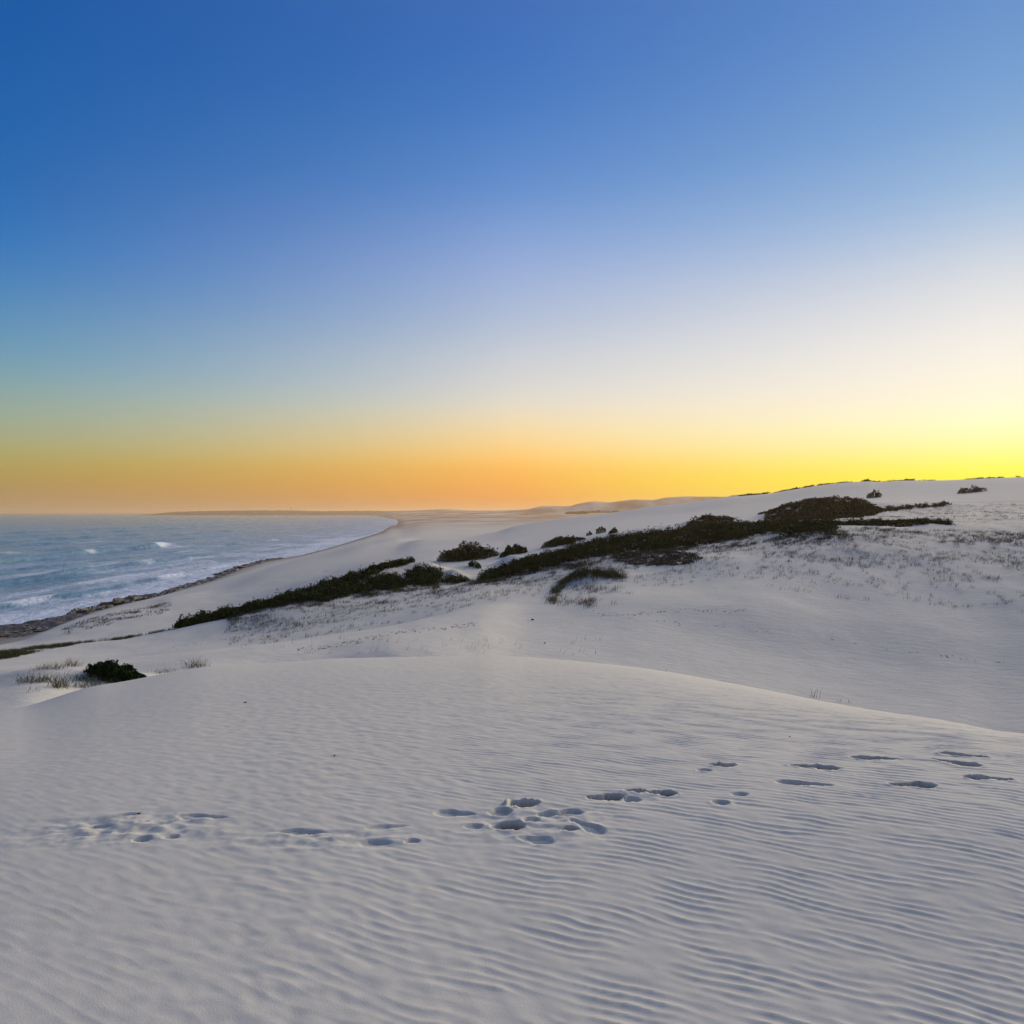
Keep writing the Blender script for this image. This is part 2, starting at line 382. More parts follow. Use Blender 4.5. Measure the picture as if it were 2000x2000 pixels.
def ripples(x, y, r):
    nx, ny = 0.47, 0.88
    c = x * nx + y * ny; along = x * ny - y * nx
    wx = 0.10 * perlin(x / 0.9, y / 0.9, 21) + 0.060 * perlin(along / 0.42, c / 0.30, 22) + 0.024 * perlin(along / 0.16, c / 0.16, 29) + 0.35 * perlin(x / 4, y / 4, 23)
    u = CX + F * x / np.maximum(y, 0.3)
    lam = 0.051
    ph = (c + 0.45 * wx) / lam * 2 * math.pi
    s = 1.9 * (1 - np.abs(np.sin(ph / 2 + 0.22 * np.sin(ph)))) ** 1.15 - 0.75
    broken = np.clip(0.60 + 1.1 * perlin(along / 0.34, c / 0.13, 25) + 0.15 * perlin(x / 1.4, y / 1.4, 24), 0.05, 1.15)
    lumps = 0.7 * perlin(along / 0.13 + 3, c / 0.070, 26) + 0.3 * perlin(along / 0.06, c / 0.045, 30)
    right = sstep(420, 1250, u)
    a = 0.0031 * (0.22 + 0.78 * right) * broken
    return a * s + 0.0048 * lumps * (0.40 + 0.55 * sstep(150, 600, u)) * (1 - 0.35 * right) + 0.0015 * perlin(x / 0.6, y / 0.6, 27)


NCOL = 530


def polar_axes():
    uu = np.linspace(-260, 2190, NCOL); core = np.arctan((uu - CX) / F)
    n = 60; rest = np.linspace(core[-1], core[0] + 2 * math.pi, n + 2)[1:-1]
    return np.concatenate([core, rest])


AZ = polar_axes()


def sheet(rad, az, center=False):
    R, A = np.meshgrid(rad, az, indexing='ij'); X = (R * np.sin(A)).ravel(); Y = (R * np.cos(A)).ravel()
    nr, na = len(rad), len(az)
    i, j = np.meshgrid(np.arange(nr - 1), np.arange(na), indexing='ij'); jn = (j + 1) % na
    faces = np.stack([i * na + j, i * na + jn, (i + 1) * na + jn, (i + 1) * na + j], -1).reshape(-1, 4)[:, ::-1]
    return X, Y, R.ravel(), faces


# ------------------------------------------------------------------ materials
def mat(name):
    m = bpy.data.materials.new(name); m.use_nodes = True
    nt = m.node_tree; return m, nt, nt.nodes['Principled BSDF']


def noise(nt, scale, detail=4, rough=0.55, vec=None):
    n = nt.nodes.new('ShaderNodeTexNoise'); n.inputs['Scale'].default_value = scale; n.inputs['Detail'].default_value = detail; n.inputs['Roughness'].default_value = rough
    if vec is not None: nt.links.new(vec, n.inputs['Vector'])
    return n


def cramp(nt, fac, stops):
    n = nt.nodes.new('ShaderNodeValToRGB'); cr = n.color_ramp
    while len(cr.elements) < len(stops): cr.elements.new(0.5)
    for e, (p, c) in zip(cr.elements, stops): e.position = p; e.color = tuple(c) + (1,) if len(c) == 3 else c
    nt.links.new(fac, n.inputs[0]); return n.outputs[0]


def mixc(nt, fac, a, b, mode='MIX'):
    n = nt.nodes.new('ShaderNodeMix'); n.data_type = 'RGBA'; n.blend_type = mode
    for i, v in ((0, fac), (6, a), (7, b)):
        if isinstance(v, (int, float)): n.inputs[i].default_value = v
        elif isinstance(v, tuple): n.inputs[i].default_value = v if len(v) == 4 else v + (1,)
        else: nt.links.new(v, n.inputs[i])
    return n.outputs[2]


def pos(nt): return nt.nodes.new('ShaderNodeNewGeometry').outputs['Position']


def sand_material(near):
    m, nt, b = mat('near_dune_sand' if near else 'dune_sand'); P = pos(nt)
    big = noise(nt, 0.35 if near else 0.03, 5, 0.6, P); fine = noise(nt, 900.0 if near else 6.0, 2, 0.6, P); mid = noise(nt, 14.0 if near else 0.6, 4, 0.6, P)
    c = cramp(nt, big.outputs[0], [(0.3, (0.63, 0.605, 0.555)), (0.7, (0.70, 0.675, 0.625))])
    c = mixc(nt, 0.5, c, cramp(nt, fine.outputs[0], [(0.32, (0.58, 0.555, 0.505)), (0.68, (0.73, 0.70, 0.645))]))
    c = mixc(nt, 0.22, c, cramp(nt, mid.outputs[0], [(0.3, (0.53, 0.505, 0.455)), (0.7, (0.77, 0.74, 0.69))]))
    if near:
        at = nt.nodes.new('ShaderNodeAttribute'); at.attribute_name = 'print_dark'
        c = mixc(nt, at.outputs['Fac'], c, (0.15, 0.125, 0.098))  # darker brown inside the footprints, strongest in the deep ones
    else:
        sepz = nt.nodes.new('ShaderNodeSeparateXYZ'); nt.links.new(P, sepz.inputs[0])
        wet = nt.nodes.new('ShaderNodeMapRange'); nt.links.new(sepz.outputs['Z'], wet.inputs[0]); wet.inputs[1].default_value = 1.6; wet.inputs[2].default_value = 0.2
        c = mixc(nt, wet.outputs[0], c, (0.24, 0.21, 0.18))
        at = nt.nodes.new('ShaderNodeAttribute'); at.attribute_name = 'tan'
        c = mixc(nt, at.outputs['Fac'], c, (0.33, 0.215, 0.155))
    if not near:
        av = nt.nodes.new('ShaderNodeAttribute'); av.attribute_name = 'litter'
        spk = nt.nodes.new('ShaderNodeMapRange'); nt.links.new(noise(nt, 1.7, 6, 0.72, P).outputs[0], spk.inputs[0]); spk.inputs[1].default_value = 0.44; spk.inputs[2].default_value = 0.64
        ml = nt.nodes.new('ShaderNodeMath'); ml.operation = 'MULTIPLY'; nt.links.new(spk.outputs[0], ml.inputs[0]); nt.links.new(av.outputs['Fac'], ml.inputs[1])
        c = mixc(nt, ml.outputs[0], c, (0.20, 0.175, 0.14))
    c = mixc(nt, 1.0, c, (0.89, 0.893, 0.88), 'MULTIPLY')
    nt.links.new(c, b.inputs['Base Color']); b.inputs['Roughness'].default_value = 0.95; b.inputs['Specular IOR Level'].default_value = 0.15
    bp = nt.nodes.new('ShaderNodeBump')
    if near:
        bp.inputs['Strength'].default_value = 0.35; bp.inputs['Distance'].default_value = 0.004
        nt.links.new(noise(nt, 160.0, 3, 0.7, P).outputs[0], bp.inputs['Height'])
    else:
        mp = nt.nodes.new('ShaderNodeMapping'); mp.inputs['Scale'].default_value = (0.35, 1.0, 1.0); mp.inputs['Rotation'].default_value = (0, 0, 0.35); nt.links.new(P, mp.inputs[0])
        bp.inputs['Strength'].default_value = 0.7; bp.inputs['Distance'].default_value = 0.08
        nt.links.new(noise(nt, 2.6, 5, 0.65, mp.outputs[0]).outputs[0], bp.inputs['Height'])
    nt.links.new(bp.outputs[0], b.inputs['Normal'])
    return m


def leaf_material(name, dark, light, dry, scale=0.5):
    m, nt, b = mat(name); P = pos(nt)
    n1 = noise(nt, scale, 3, 0.6, P); n2 = noise(nt, 9.0, 2, 0.6, P)
    c = cramp(nt, n1.outputs[0], [(0.36, dry), (0.48, dark), (0.62, light)])
    c = mixc(nt, 0.5, c, cramp(nt, n2.outputs[0], [(0.3, tuple(0.5 * v for v in dark)), (0.7, light)]))
    nt.links.new(c, b.inputs['Base Color']); b.inputs['Roughness'].default_value = 0.7; b.inputs['Specular IOR Level'].default_value = 0.06
    return m


M_NEAR = sand_material(True); M_SAND = sand_material(False)
M_LEAF = leaf_material('dark_leaf', (0.006, 0.016, 0.005), (0.020, 0.058, 0.009), (0.010, 0.012, 0.007), 0.35)
M_OLIVE = leaf_material('olive_leaf', (0.040, 0.037, 0.017), (0.068, 0.063, 0.022), (0.060, 0.044, 0.028), 0.35)
M_BROWN = leaf_material('brown_scrub', (0.085, 0.062, 0.038), (0.12, 0.095, 0.050), (0.10, 0.075, 0.055), 0.4)
M_DRY = leaf_material('dry_scrub', (0.075, 0.070, 0.055), (0.115, 0.108, 0.075), (0.065, 0.055, 0.045), 0.3)
M_SCRUB = leaf_material('grey_scrub', (0.050, 0.042, 0.034), (0.075, 0.066, 0.046), (0.05, 0.04, 0.036), 0.4)
M_GRASS = leaf_material('grass_green', (0.055, 0.060, 0.028), (0.11, 0.115, 0.045), (0.13, 0.105, 0.06), 0.4)
M_STRAW = leaf_material('grass_straw', (0.15, 0.115, 0.06), (0.22, 0.17, 0.085), (0.12, 0.09, 0.05), 0.6)
M_WOOD = leaf_material('twig_bark', (0.032, 0.027, 0.021), (0.055, 0.047, 0.038), (0.026, 0.02, 0.016), 3.0)


def rock_material():
    m, nt, b = mat('wet_rock'); P = pos(nt)
    c = cramp(nt, noise(nt, 0.5, 6, 0.65, P).outputs[0], [(0.3, (0.030, 0.026, 0.022)), (0.55, (0.062, 0.052, 0.043)), (0.75, (0.11, 0.095, 0.078))])
    nt.links.new(c, b.inputs['Base Color']); b.inputs['Roughness'].default_value = 0.55
    bp = nt.nodes.new('ShaderNodeBump'); bp.inputs['Strength'].default_value = 0.8; bp.inputs['Distance'].default_value = 0.3
    nt.links.new(noise(nt, 1.6, 6, 0.7, P).outputs[0], bp.inputs['Height']); nt.links.new(bp.outputs[0], b.inputs['Normal'])
    return m


M_ROCK = rock_material()


def water_material():
    m, nt, b = mat('sea_water'); P = pos(nt)
    at = nt.nodes.new('ShaderNodeAttribute'); at.attribute_name = 'foam'
    mp = nt.nodes.new('ShaderNodeMapping'); mp.inputs['Scale'].default_value = (1.0, 0.55, 1.0); nt.links.new(P, mp.inputs[0])
    n1 = noise(nt, 0.04, 8, 0.66, mp.outputs[0]); n2 = noise(nt, 0.35, 6, 0.7, mp.outputs[0])
    add = nt.nodes.new('ShaderNodeMath'); add.operation = 'MULTIPLY_ADD'; nt.links.new(n2.outputs[0], add.inputs[0]); add.inputs[1].default_value = 0.5; nt.links.new(n1.outputs[0], add.inputs[2])
    s = nt.nodes.new('ShaderNodeMath'); s.operation = 'ADD'; nt.links.new(add.outputs[0], s.inputs[0]); nt.links.new(at.outputs['Fac'], s.inputs[1])
    mr = nt.nodes.new('ShaderNodeMapRange'); mr.interpolation_type = 'SMOOTHSTEP'; nt.links.new(s.outputs[0], mr.inputs[0]); mr.inputs[1].default_value = 0.83; mr.inputs[2].default_value = 1.44
    c = mixc(nt, mr.outputs[0], cramp(nt, n1.outputs[0], [(0.3, (0.085, 0.185, 0.27)), (0.7, (0.17, 0.29, 0.37))]), (0.58, 0.65, 0.76))
    nt.links.new(c, b.inputs['Base Color'])
    r = nt.nodes.new('ShaderNodeMapRange'); nt.links.new(mr.outputs[0], r.inputs[0]); r.inputs[3].default_value = 0.22; r.inputs[4].default_value = 0.85; nt.links.new(r.outputs[0], b.inputs['Roughness'])
    b.inputs['IOR'].default_value = 1.333
    bp = nt.nodes.new('ShaderNodeBump'); bp.inputs['Strength'].default_value = 1.0; bp.inputs['Distance'].default_value = 1.6
    n3 = noise(nt, 0.22, 6, 0.62, mp.outputs[0]); nt.links.new(n3.outputs[0], bp.inputs['Height']); nt.links.new(bp.outputs[0], b.inputs['Normal'])
    return m


M_WATER = water_material()

# ------------------------------------------------------------------ ground
rad = [0.0, 0.4, 0.8, 1.2, 1.6, 2.0]
r = 2.0
while r < 16.0:
    r += 0.0102 if r < 6.5 else 0.0102 + (r - 6.5) * 0.0040
    rad.append(r)
while r < 20: r += 0.2; rad.append(min(r, 20.0))
rad = np.array(rad); rad = rad[rad <= 20.0]; rad[-1] = 20.0
X, Y, R, faces = sheet(rad, AZ)
Z = height(X, Y)
dz, print_dark, flat = print_relief(X, Y)
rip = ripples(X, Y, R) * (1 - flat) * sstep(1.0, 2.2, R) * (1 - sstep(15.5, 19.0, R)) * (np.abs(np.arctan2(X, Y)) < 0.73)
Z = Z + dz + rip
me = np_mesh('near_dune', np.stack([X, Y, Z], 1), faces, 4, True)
at = me.attributes.new('print_dark', 'FLOAT', 'POINT'); at.data.foreach_set('value', np.clip(print_dark * 1.0, 0, 1).astype(np.float32))
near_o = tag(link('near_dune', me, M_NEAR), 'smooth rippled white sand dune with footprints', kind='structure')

rad2 = [20.0]
while rad2[-1] < 18000: rad2.append(rad2[-1] * 1.0105)
X, Y, R, faces = sheet(np.array(rad2), AZ)
Z = height(X, Y)
me = np_mesh('dune_terrain', np.stack([X, Y, Z], 1), faces, 4, True)
uu = CX + F * X / np.maximum(Y, 1.0); lit_ = np.zeros(len(X)); sel = np.nonzero((Y > 40) & (Y < 190) & (uu > -100) & (uu < 2150))[0]
KK = col_lookup(KD, uu[sel]); up = np.where(uu[sel] > 1560, KK[14], KK[12] * 1.02)
lit_[sel] = sstep(KK[9], KK[11], Y[sel]) * (1 - sstep(up, up * 1.08, Y[sel])) * sstep(380, 560, uu[sel]) * np.clip(0.55 + 0.9 * perlin(X[sel] / 6, Y[sel] / 6, 75) + 0.5 * perlin(X[sel] / 2.2, Y[sel] / 2.2, 76), 0, 1)
at = me.attributes.new('litter', 'FLOAT', 'POINT'); at.data.foreach_set('value', (0.75 * lit_).astype(np.float32))
tn = sstep(350, 1900, R) * np.clip(0.62 + 0.7 * perlin(X / 140, Y / 260, 71) + 0.35 * perlin(X / 40, Y / 90, 72), 0.1, 1)  # browner far dunes, with some of the distance haze put into the sand colour
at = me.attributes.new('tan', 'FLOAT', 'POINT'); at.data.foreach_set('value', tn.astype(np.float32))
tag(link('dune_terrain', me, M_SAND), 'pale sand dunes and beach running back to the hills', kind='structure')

# ------------------------------------------------------------------ sea
SY = np.array([0] + [EYE * F / (p[1] - L) for p in SHORE] + [2300, 2900, 6300, 13000, 20000], float)
SX = np.array([-95] + [(p[0] - CX) / F * EYE * F / (p[1] - L) for p in SHORE] + [-360, -470, -1158, -3300, -6000], float)


def sea():
    gx = np.concatenate([-np.geomspace(20000, 620, 46), np.arange(-610, -290, 3.0), np.arange(-290, -80, 1.3), np.arange(-80, 60, 20)])
    gy = np.concatenate([np.arange(-300, 60, 60), np.arange(60, 420, 3.0), np.geomspace(420, 2500, 190), np.geomspace(2600, 18000, 70)])
    GX, GY = np.meshgrid(gx, gy, indexing='ij'); x = GX.ravel(); y = GY.ravel()
    shore = np.interp(y, SY, SX); dist = shore - x
    z = np.zeros_like(x); foam = np.zeros_like(x)
    foam += 0.30 * np.exp(-np.clip(dist, 0, None) / 24) * (1 - 0.8 * sstep(400, 1200, y)) + 0.26 * np.exp(-np.clip(dist, 0, None) / 190) + 0.10 * np.exp(-np.clip(dist, 0, None) / 900) + 0.02
    foam += (0.15 * perlin(x / 7, y / 80, 53) + 0.10 * perlin(x / 17, y / 140, 54)) * (dist < 700) + 0.10 * perlin(x / 35, y / 60, 51) + 0.06 * perlin(x / 120, y / 200, 52)
    for wx, h, wid, y0, y1, sd, fo in [(-127, 0.9, 5, 120, 330, 1, .28), (-169, 1.3, 6, 180, 420, 2, .42), (-205, 0.6, 7, 250, 700, 3, .1), (-240, 2.0, 8, 300, 560, 4, .42), (-290, 0.8, 9, 350, 900, 5, .12),
                                     (-345, 0.9, 10, 420, 1000, 6, .1), (-392, 1.4, 11, 480, 820, 7, .12), (-470, 1.2, 13, 550, 1300, 8, .08), (-560, 1.2, 15, 650, 1600, 9, .06)]:
        c = wx + 5 * perlin(y / 60, np.full_like(y, 7.7), 60 + sd) + 1.6 * perlin(y / 17, np.full_like(y, 3.3), 80 + sd)
        q = (x - c) / wid; env = sstep(y0 - 40, y0 + 40, y) * (1 - sstep(y1 - 60, y1 + 60, y)) * (0.8 + 0.7 * perlin(y / 45, np.full_like(y, 1.1), 70 + sd))
        prof = np.where(q > 0, np.exp(-(q / 0.36) ** 2), np.exp(-(q / 1.1) ** 2))
        h = h * 1.6
        z += h * env * prof
        br = np.clip(perlin(y / 26, np.full_like(y, 5.5), 90 + sd) * 1.6, 0, 1)
        foam += fo * env * (br * np.exp(-((q + 0.25) / 0.55) ** 2) * 1.5 + 0.45 * np.exp(-((q + 1.8) / 1.3) ** 2)) - 0.34 * env * min(h, 2) * np.exp(-((q - 0.25) / 0.28) ** 2) * (1 - br)
    z += 0.22 * perlin(x / 14, y / 30, 55) * sstep(0, 60, dist) + 0.10 * perlin(x / 5, y / 9, 56) * (y < 600)
    i, j = np.meshgrid(np.arange(len(gx) - 1), np.arange(len(gy) - 1), indexing='ij'); n = len(gy)
    f = np.stack([i * n + j, (i + 1) * n + j, (i + 1) * n + j + 1, i * n + j + 1], -1).reshape(-1, 4)
    me = np_mesh('sea', np.stack([x, y, z], 1), f, 4, True)
    a = me.attributes.new('foam', 'FLOAT', 'POINT'); a.data.foreach_set('value', foam.astype(np.float32))
    return tag(link('sea', me, M_WATER), 'pale blue sea with small breakers and foam', kind='structure')


sea()


# ------------------------------------------------------------------ plants
def leaf_mesh(name, P, size, up=0.35, elong=1.6):
    n = len(P); size = np.broadcast_to(size, (n,))
    d = RNG.normal(size=(n, 3)); d[:, 2] += up * 2; d /= np.linalg.norm(d, axis=1)[:, None]
    e = RNG.normal(size=(n, 3)); e -= (e * d).sum(1)[:, None] * d; e /= np.linalg.norm(e, axis=1)[:, None]
    nrm = np.cross(d, e)
    a = d * (size * elong)[:, None] * 0.5; b = e * size[:, None] * 0.5; c = nrm * size[:, None] * 0.12
    V = np.stack([P - a, P + b + c, P + a, P - b + c], 1).reshape(-1, 3)
    return np_mesh(name, V, np.arange(4 * n).reshape(-1, 4), 4)


def blade_mesh(name, P, h, w, lean=0.35, wind=(0.25, -0.05)):
    n = len(P); h = np.broadcast_to(h, (n,)); w = np.broadcast_to(w, (n,))
    a = RNG.uniform(0, 2 * math.pi, n); s = np.stack([np.cos(a), np.sin(a), np.zeros(n)], 1) * w[:, None] * 0.5
    ln = RNG.normal(0, lean, (n, 2)) + np.array(wind); tip = np.column_stack([ln * h[:, None], h]); midp = np.column_stack([ln * h[:, None] * 0.35, h * 0.55])
    V = np.stack([P - s, P + s, P + midp + s * 0.7, P + midp - s * 0.7, P + tip], 1).reshape(-1, 3)
    o = np.arange(n)[:, None] * 5
    F3 = np.concatenate([o + np.array([[0, 1, 2]]), o + np.array([[0, 2, 3]]), o + np.array([[3, 2, 4]])])
    return np_mesh(name, V, F3, 3)


def stem_mesh(name, paths, rad0):
    bm = bmesh.new()
    for path in paths:
        prev = None
        for i, p in enumerate(path):
            rr = rad0 * (1 - 0.75 * i / max(1, len(path) - 1))
            ring = [bm.verts.new((p[0] + rr * math.cos(t * 2.094), p[1] + rr * math.sin(t * 2.094), p[2])) for t in range(3)]
            if prev:
                for t in range(3): bm.faces.new((prev[t], prev[(t + 1) % 3], ring[(t + 1) % 3], ring[t]))
            prev = ring
    me = bpy.data.meshes.new(name); bm.to_mesh(me); bm.free(); return me


def ground_z(x, y): return float(height([x], [y])[0])


def shrub(label, px, py, w_px, h_px, n, leaf, material, name='dune_shrub', lobes=9, group=None, ymin=15, cat='shrub', place=None, rosettes=None):
    x, y, z = place or ray(px, py, ymin)
    y = y + 0.0
    rx = w_px / F * y / 2; h = h_px / F * y
    root = empty(name, (x, y, ground_z(x, y) - 0.03)); tag(root, label, cat, group)
    pts = []; tops = []
    for i in range(lobes):
        t = (i + 0.5) / lobes * 2 - 1; t += RNG.uniform(-.12, .12)
        lx = t * rx * 0.74; ly = RNG.uniform(-0.5, 0.5) * rx; lr = rx * RNG.uniform(0.26, 0.42); top = h * (1 - 0.55 * abs(t) ** 1.7) * RNG.uniform(0.62, 1.06)
        k = n // lobes
        v = RNG.normal(size=(k, 3)); v /= np.linalg.norm(v, axis=1)[:, None]; v[:, 2] = np.abs(v[:, 2]) * 1.0
        shell = RNG.uniform(0.55, 1.03, k) ** 0.6
        p = v * shell[:, None] * np.array([lr, lr, top])
        p[:, 0] += lx; p[:, 1] += ly
        pts.append(p); tops.append((lx, ly, top))
    P = np.concatenate(pts); gz = height(P[:, 0] + x, P[:, 1] + y) - (ground_z(x, y) - 0.03); P[:, 2] += gz
    rosettes = max(12, n // 110) if rosettes is None else rosettes
    if rosettes:
        sel = P[P[:, 2] > np.quantile(P[:, 2], 0.45)]; sel = sel[RNG.choice(len(sel), rosettes)]
        out = sel * np.array([1.10, 1.10, 1.0]) + np.column_stack([RNG.normal(0, leaf * .6, rosettes), RNG.normal(0, leaf * .6, rosettes), RNG.uniform(0.03, 0.16, rosettes) * h])
        P = np.concatenate([P, np.repeat(out, 14, 0) + RNG.normal(0, leaf * 0.6, (rosettes * 14, 3))])
    link('foliage', leaf_mesh('foliage', P, leaf * RNG.uniform(0.6, 1.35, len(P))), material, root)
    paths = []
    for lx, ly, top in tops:
        for _ in range(3):
            ex, ey, ez = lx + RNG.normal(0, .12) * rx, ly + RNG.normal(0, .12) * rx, top * RNG.uniform(0.75, 1.04)
            paths.append([(lx * 0.25, ly * 0.25, 0), (lx * 0.7, ly * 0.7, ez * 0.5), (ex, ey, ez)])
    tag(link('branches', stem_mesh('branches', paths, max(0.012, leaf * 0.22)), M_WOOD, root), kind='stuff')
    return root


def thicket(label, spots, hgt, rad_, per, leaf, material, name='shrub_thicket', kind=None, cat='thicket', rel=None):
    S = np.array(spots, float); gz = height(S[:, 0], S[:, 1]); o = S.mean(0); oz = float(np.median(gz))
    n = len(S); H = hgt * (0.40 + 0.85 * np.clip(0.5 + 0.9 * perlin(S[:, 0] / 1.9, S[:, 1] / 1.9, 31), 0, 1)) * np.where(RNG.uniform(size=n) < 0.06, 1.45, RNG.uniform(0.7, 1.15, n)) * (1 if rel is None else np.array(rel)); Rr = rad_ * RNG.uniform(0.7, 1.3, n)
    v = RNG.normal(size=(n, per, 3)); v /= np.linalg.norm(v, axis=2)[:, :, None]; v[:, :, 2] = np.abs(v[:, :, 2])
    sh = RNG.uniform(0.5, 1.05, (n, per, 1)) ** 0.6
    P = v * sh * np.stack([Rr, Rr, H], 1)[:, None, :] + np.column_stack([S - o, gz - oz])[:, None, :]
    root = empty(name, (o[0], o[1], oz)); tag(root, label, cat, kind=kind)
    P = P.reshape(-1, 3)
    link('foliage', leaf_mesh('foliage', P, leaf * RNG.uniform(0.6, 1.4, len(P))), material, root)
    paths = []
    for q in RNG.choice(n, min(n, 160), replace=False):
        bx, by, bz = S[q, 0] - o[0], S[q, 1] - o[1], gz[q] - oz; a = RNG.normal(0, .25, 2)
        paths.append([(bx, by, bz), (bx + a[0] * .5, by + a[1] * .5, bz + H[q] * .6), (bx + a[0], by + a[1], bz + H[q] * 1.08)])
    tag(link('branches', stem_mesh('branches', paths, leaf * 0.2), M_WOOD, root), kind='stuff')
    return root


def band_spots(u0, u1, k0, k1, n, edge=0.25, seed=0, taper=0.12):
    """clump spots along a ridge: bearing u0..u1, between the land lines k0(u)..k1(u)"""
    out = []
    while len(out) < n:
        u = RNG.uniform(u0, u1); t = (u - u0) / (u1 - u0)
        a = k0(t) if callable(k0) else k0; b = k1(t) if callable(k1) else k1
        tp = min(1, t / taper + .05, (1 - t) / taper + .05)
        f = RNG.uniform(0, 1); ed = edge * (0.5 + perlin([u / 30.0], [seed + 0.3], 33)[0])
        if f < ed * 0.7 or f > 0.5 + 0.5 * tp: continue
        out.append(row_point(u, a + (b - a) * f))
    return out


def disc_spots(px, py, w_px, h_px, n, ymin=30):
    """clump spots over a patch of slope seen from the dune"""
    out = []
    while len(out) < n:
        a, b = RNG.uniform(-1, 1, 2)
        if a * a + b * b > 1 - 0.4 * abs(perlin([a * 2.1 + px], [b * 2.1 + py], 35)[0]): continue
        x, y, z = ray(px + a * w_px / 2, py + b * h_px / 2, ymin); out.append((x, y))
    return out


# dark creeping thicket along the ridge that runs down towards the beach
thicket('long dark green thicket creeping along the ridge crest that runs down to the beach',
        band_spots(335, 700, lambda t: 11.9 - 1.05 * min(1, max(0, t - .1) * 2.0), 12.25, 1700, seed=1, taper=0.12) + band_spots(680, 778, lambda t: 11.55 + 0.3 * t, 12.15, 220, seed=3, taper=.3), 0.8, 0.5, 36, 0.12, M_LEAF)
thicket('rounded dark thicket below the bare sand hummock', disc_spots(800, 1092, 68, 34, 260), 1.15, 0.5, 40, 0.11, M_LEAF)
thicket('dark thicket with a greener top beside the rounded one', disc_spots(732, 1103, 78, 24, 240), 0.9, 0.5, 36, 0.11, M_LEAF)
thicket('small low dark thicket tucked under the sand hummock', disc_spots(856, 1097, 52, 12, 70), 0.6, 0.4, 36, 0.10, M_LEAF)
thicket('longest dark thicket lining the bank between grass slope and far sand',
        band_spots(908, 1575, lambda t: 11.0 + 0.05 * math.sin(t * 9), 12.15, 2300, seed=2, taper=0.06, edge=.2), 0.95, 0.6, 36, 0.13, M_LEAF)
hump = []
while len(hump) < 1600:
    a_, b_ = RNG.uniform(-1, 1, 2)
    if a_ * a_ + b_ * b_ < 1: hump.append((a_, b_))
thicket('olive brown scrub covering the hump behind the long thicket', [row_point(1548 + 112 * a_ + 14 * b_, 13.65 + 0.85 * b_ - 0.25 * a_) for a_, b_ in hump], 0.9, 0.75, 36, 0.19, M_OLIVE,
        rel=[0.95 - 0.65 * a_ * a_ - 0.2 * b_ * b_ for a_, b_ in hump])
thicket('pale olive scrub patch on the low hump behind the long thicket',
        [row_point(RNG.uniform(1296, 1385), RNG.uniform(12.7, 13.4)) for _ in range(330)], 0.8, 0.65, 34, 0.18, M_OLIVE)
thicket('thin dark strip of scrub under the white sand bank', band_spots(1565, 1795, 11.55, 12.1, 420, seed=5, taper=.2), 0.5, 0.45, 30, 0.11, M_LEAF)
thicket('narrow olive scrub line climbing the dune from the olive hump',
        [row_point(1560 + 230 * t + RNG.normal(0, 3), 12.65 + 1.3 * t ** .7 + RNG.normal(0, .10)) for t in RNG.uniform(0, 1, 260) ** 1.4], 0.55, 0.5, 26, 0.15, M_OLIVE)

# single shrubs
shrub('squat black-green bush among grass tufts beside the near dune crest', 218, 1279, 112, 34, 9000, 0.055, M_LEAF, lobes=13, ymin=22, rosettes=110)
shrub('largest rounded dark bush behind the bare sand hummock', 880, 1057, 112, 38, 12000, 0.13, M_LEAF, lobes=11, ymin=60)
shrub('two-lobed dark bush at the end of the long thicket', 968, 1046, 50, 24, 5000, 0.12, M_LEAF, lobes=6, ymin=60)
shrub('low spreading green bush standing alone on pale sand', 1060, 1027, 78, 20, 6000, 0.13, M_LEAF, lobes=8, ymin=100)
shrub('small bright green bush on the sand hummock', 896, 1069, 30, 14, 1200, 0.09, M_LEAF, lobes=5, ymin=60)
shrub('upright olive bush, taller of the pair on white sand', 1134, 1006, 24, 15, 900, 0.12, M_OLIVE, lobes=4, ymin=100)
shrub('rounded olive bush, lower of the pair on white sand', 1157, 1006, 23, 11, 800, 0.12, M_OLIVE, lobes=4, ymin=100)
shrub('tiny dark bush beside the pair of olive bushes', 1112, 1010, 14, 9, 400, 0.11, M_LEAF, lobes=3, ymin=100)
shrub('lone conical olive bush on the bare dune face', 1648, 939, 29, 16, 1100, 0.17, M_OLIVE, lobes=5, ymin=120)
shrub('brown windblown scrub clump near the dune skyline', 1830, 929, 52, 13, 1500, 0.17, M_BROWN, lobes=7, ymin=120)
for lab, px, py, w, h in [('rounded brown scrub hump on the dune skyline', 1635, 911, 20, 4.5), ('wide brown scrub hump on the dune skyline', 1715, 910, 44, 4),
                          ('small brown scrub clump where dune skyline meets hazy dunes', 1408, 936, 40, 4), ('brown scrub strip on the sloping dune skyline', 1485, 927, 50, 4),
                          ('small brown scrub clump topping the highest dune', 1850, 906, 22, 4)]:
    yy = float(col_lookup(KD, np.array([px], float))[16, 0]) * 1.0; xx = (px - CX) / F * yy
    shrub(lab, px, py, w, h, 700, 0.35, M_BROWN, lobes=5, place=(xx, yy, 0), name='skyline_scrub')


crest = []
while len(crest) < 330:
    u = RNG.uniform(1395, 1930)
    if perlin([u / 26.0], [0.7], 63)[0] + 0.5 * perlin([u / 7.0], [0.2], 64)[0] > -0.02: crest.append(row_point(u, 16.0 + RNG.normal(0.02, 0.03)))
thicket('thin ragged line of brown scrub along the dune skyline', crest, 0.75, 1.0, 16, 0.32, M_BROWN, name='skyline_scrub')
far_spots = []
while len(far_spots) < 260:
    u = RNG.uniform(985, 1390); k = RNG.uniform(20.4, 22.0); x, y = row_point(u, k)
    if perlin([x / 170.0], [y / 420.0], 61)[0] > 0.12: far_spots.append((x, y))
thicket('brownish scrub patches streaking the far hazy dunes', far_spots, 4.0, 14.0, 8, 6.0, M_STRAW, name='far_dune_scrub', kind='stuff')


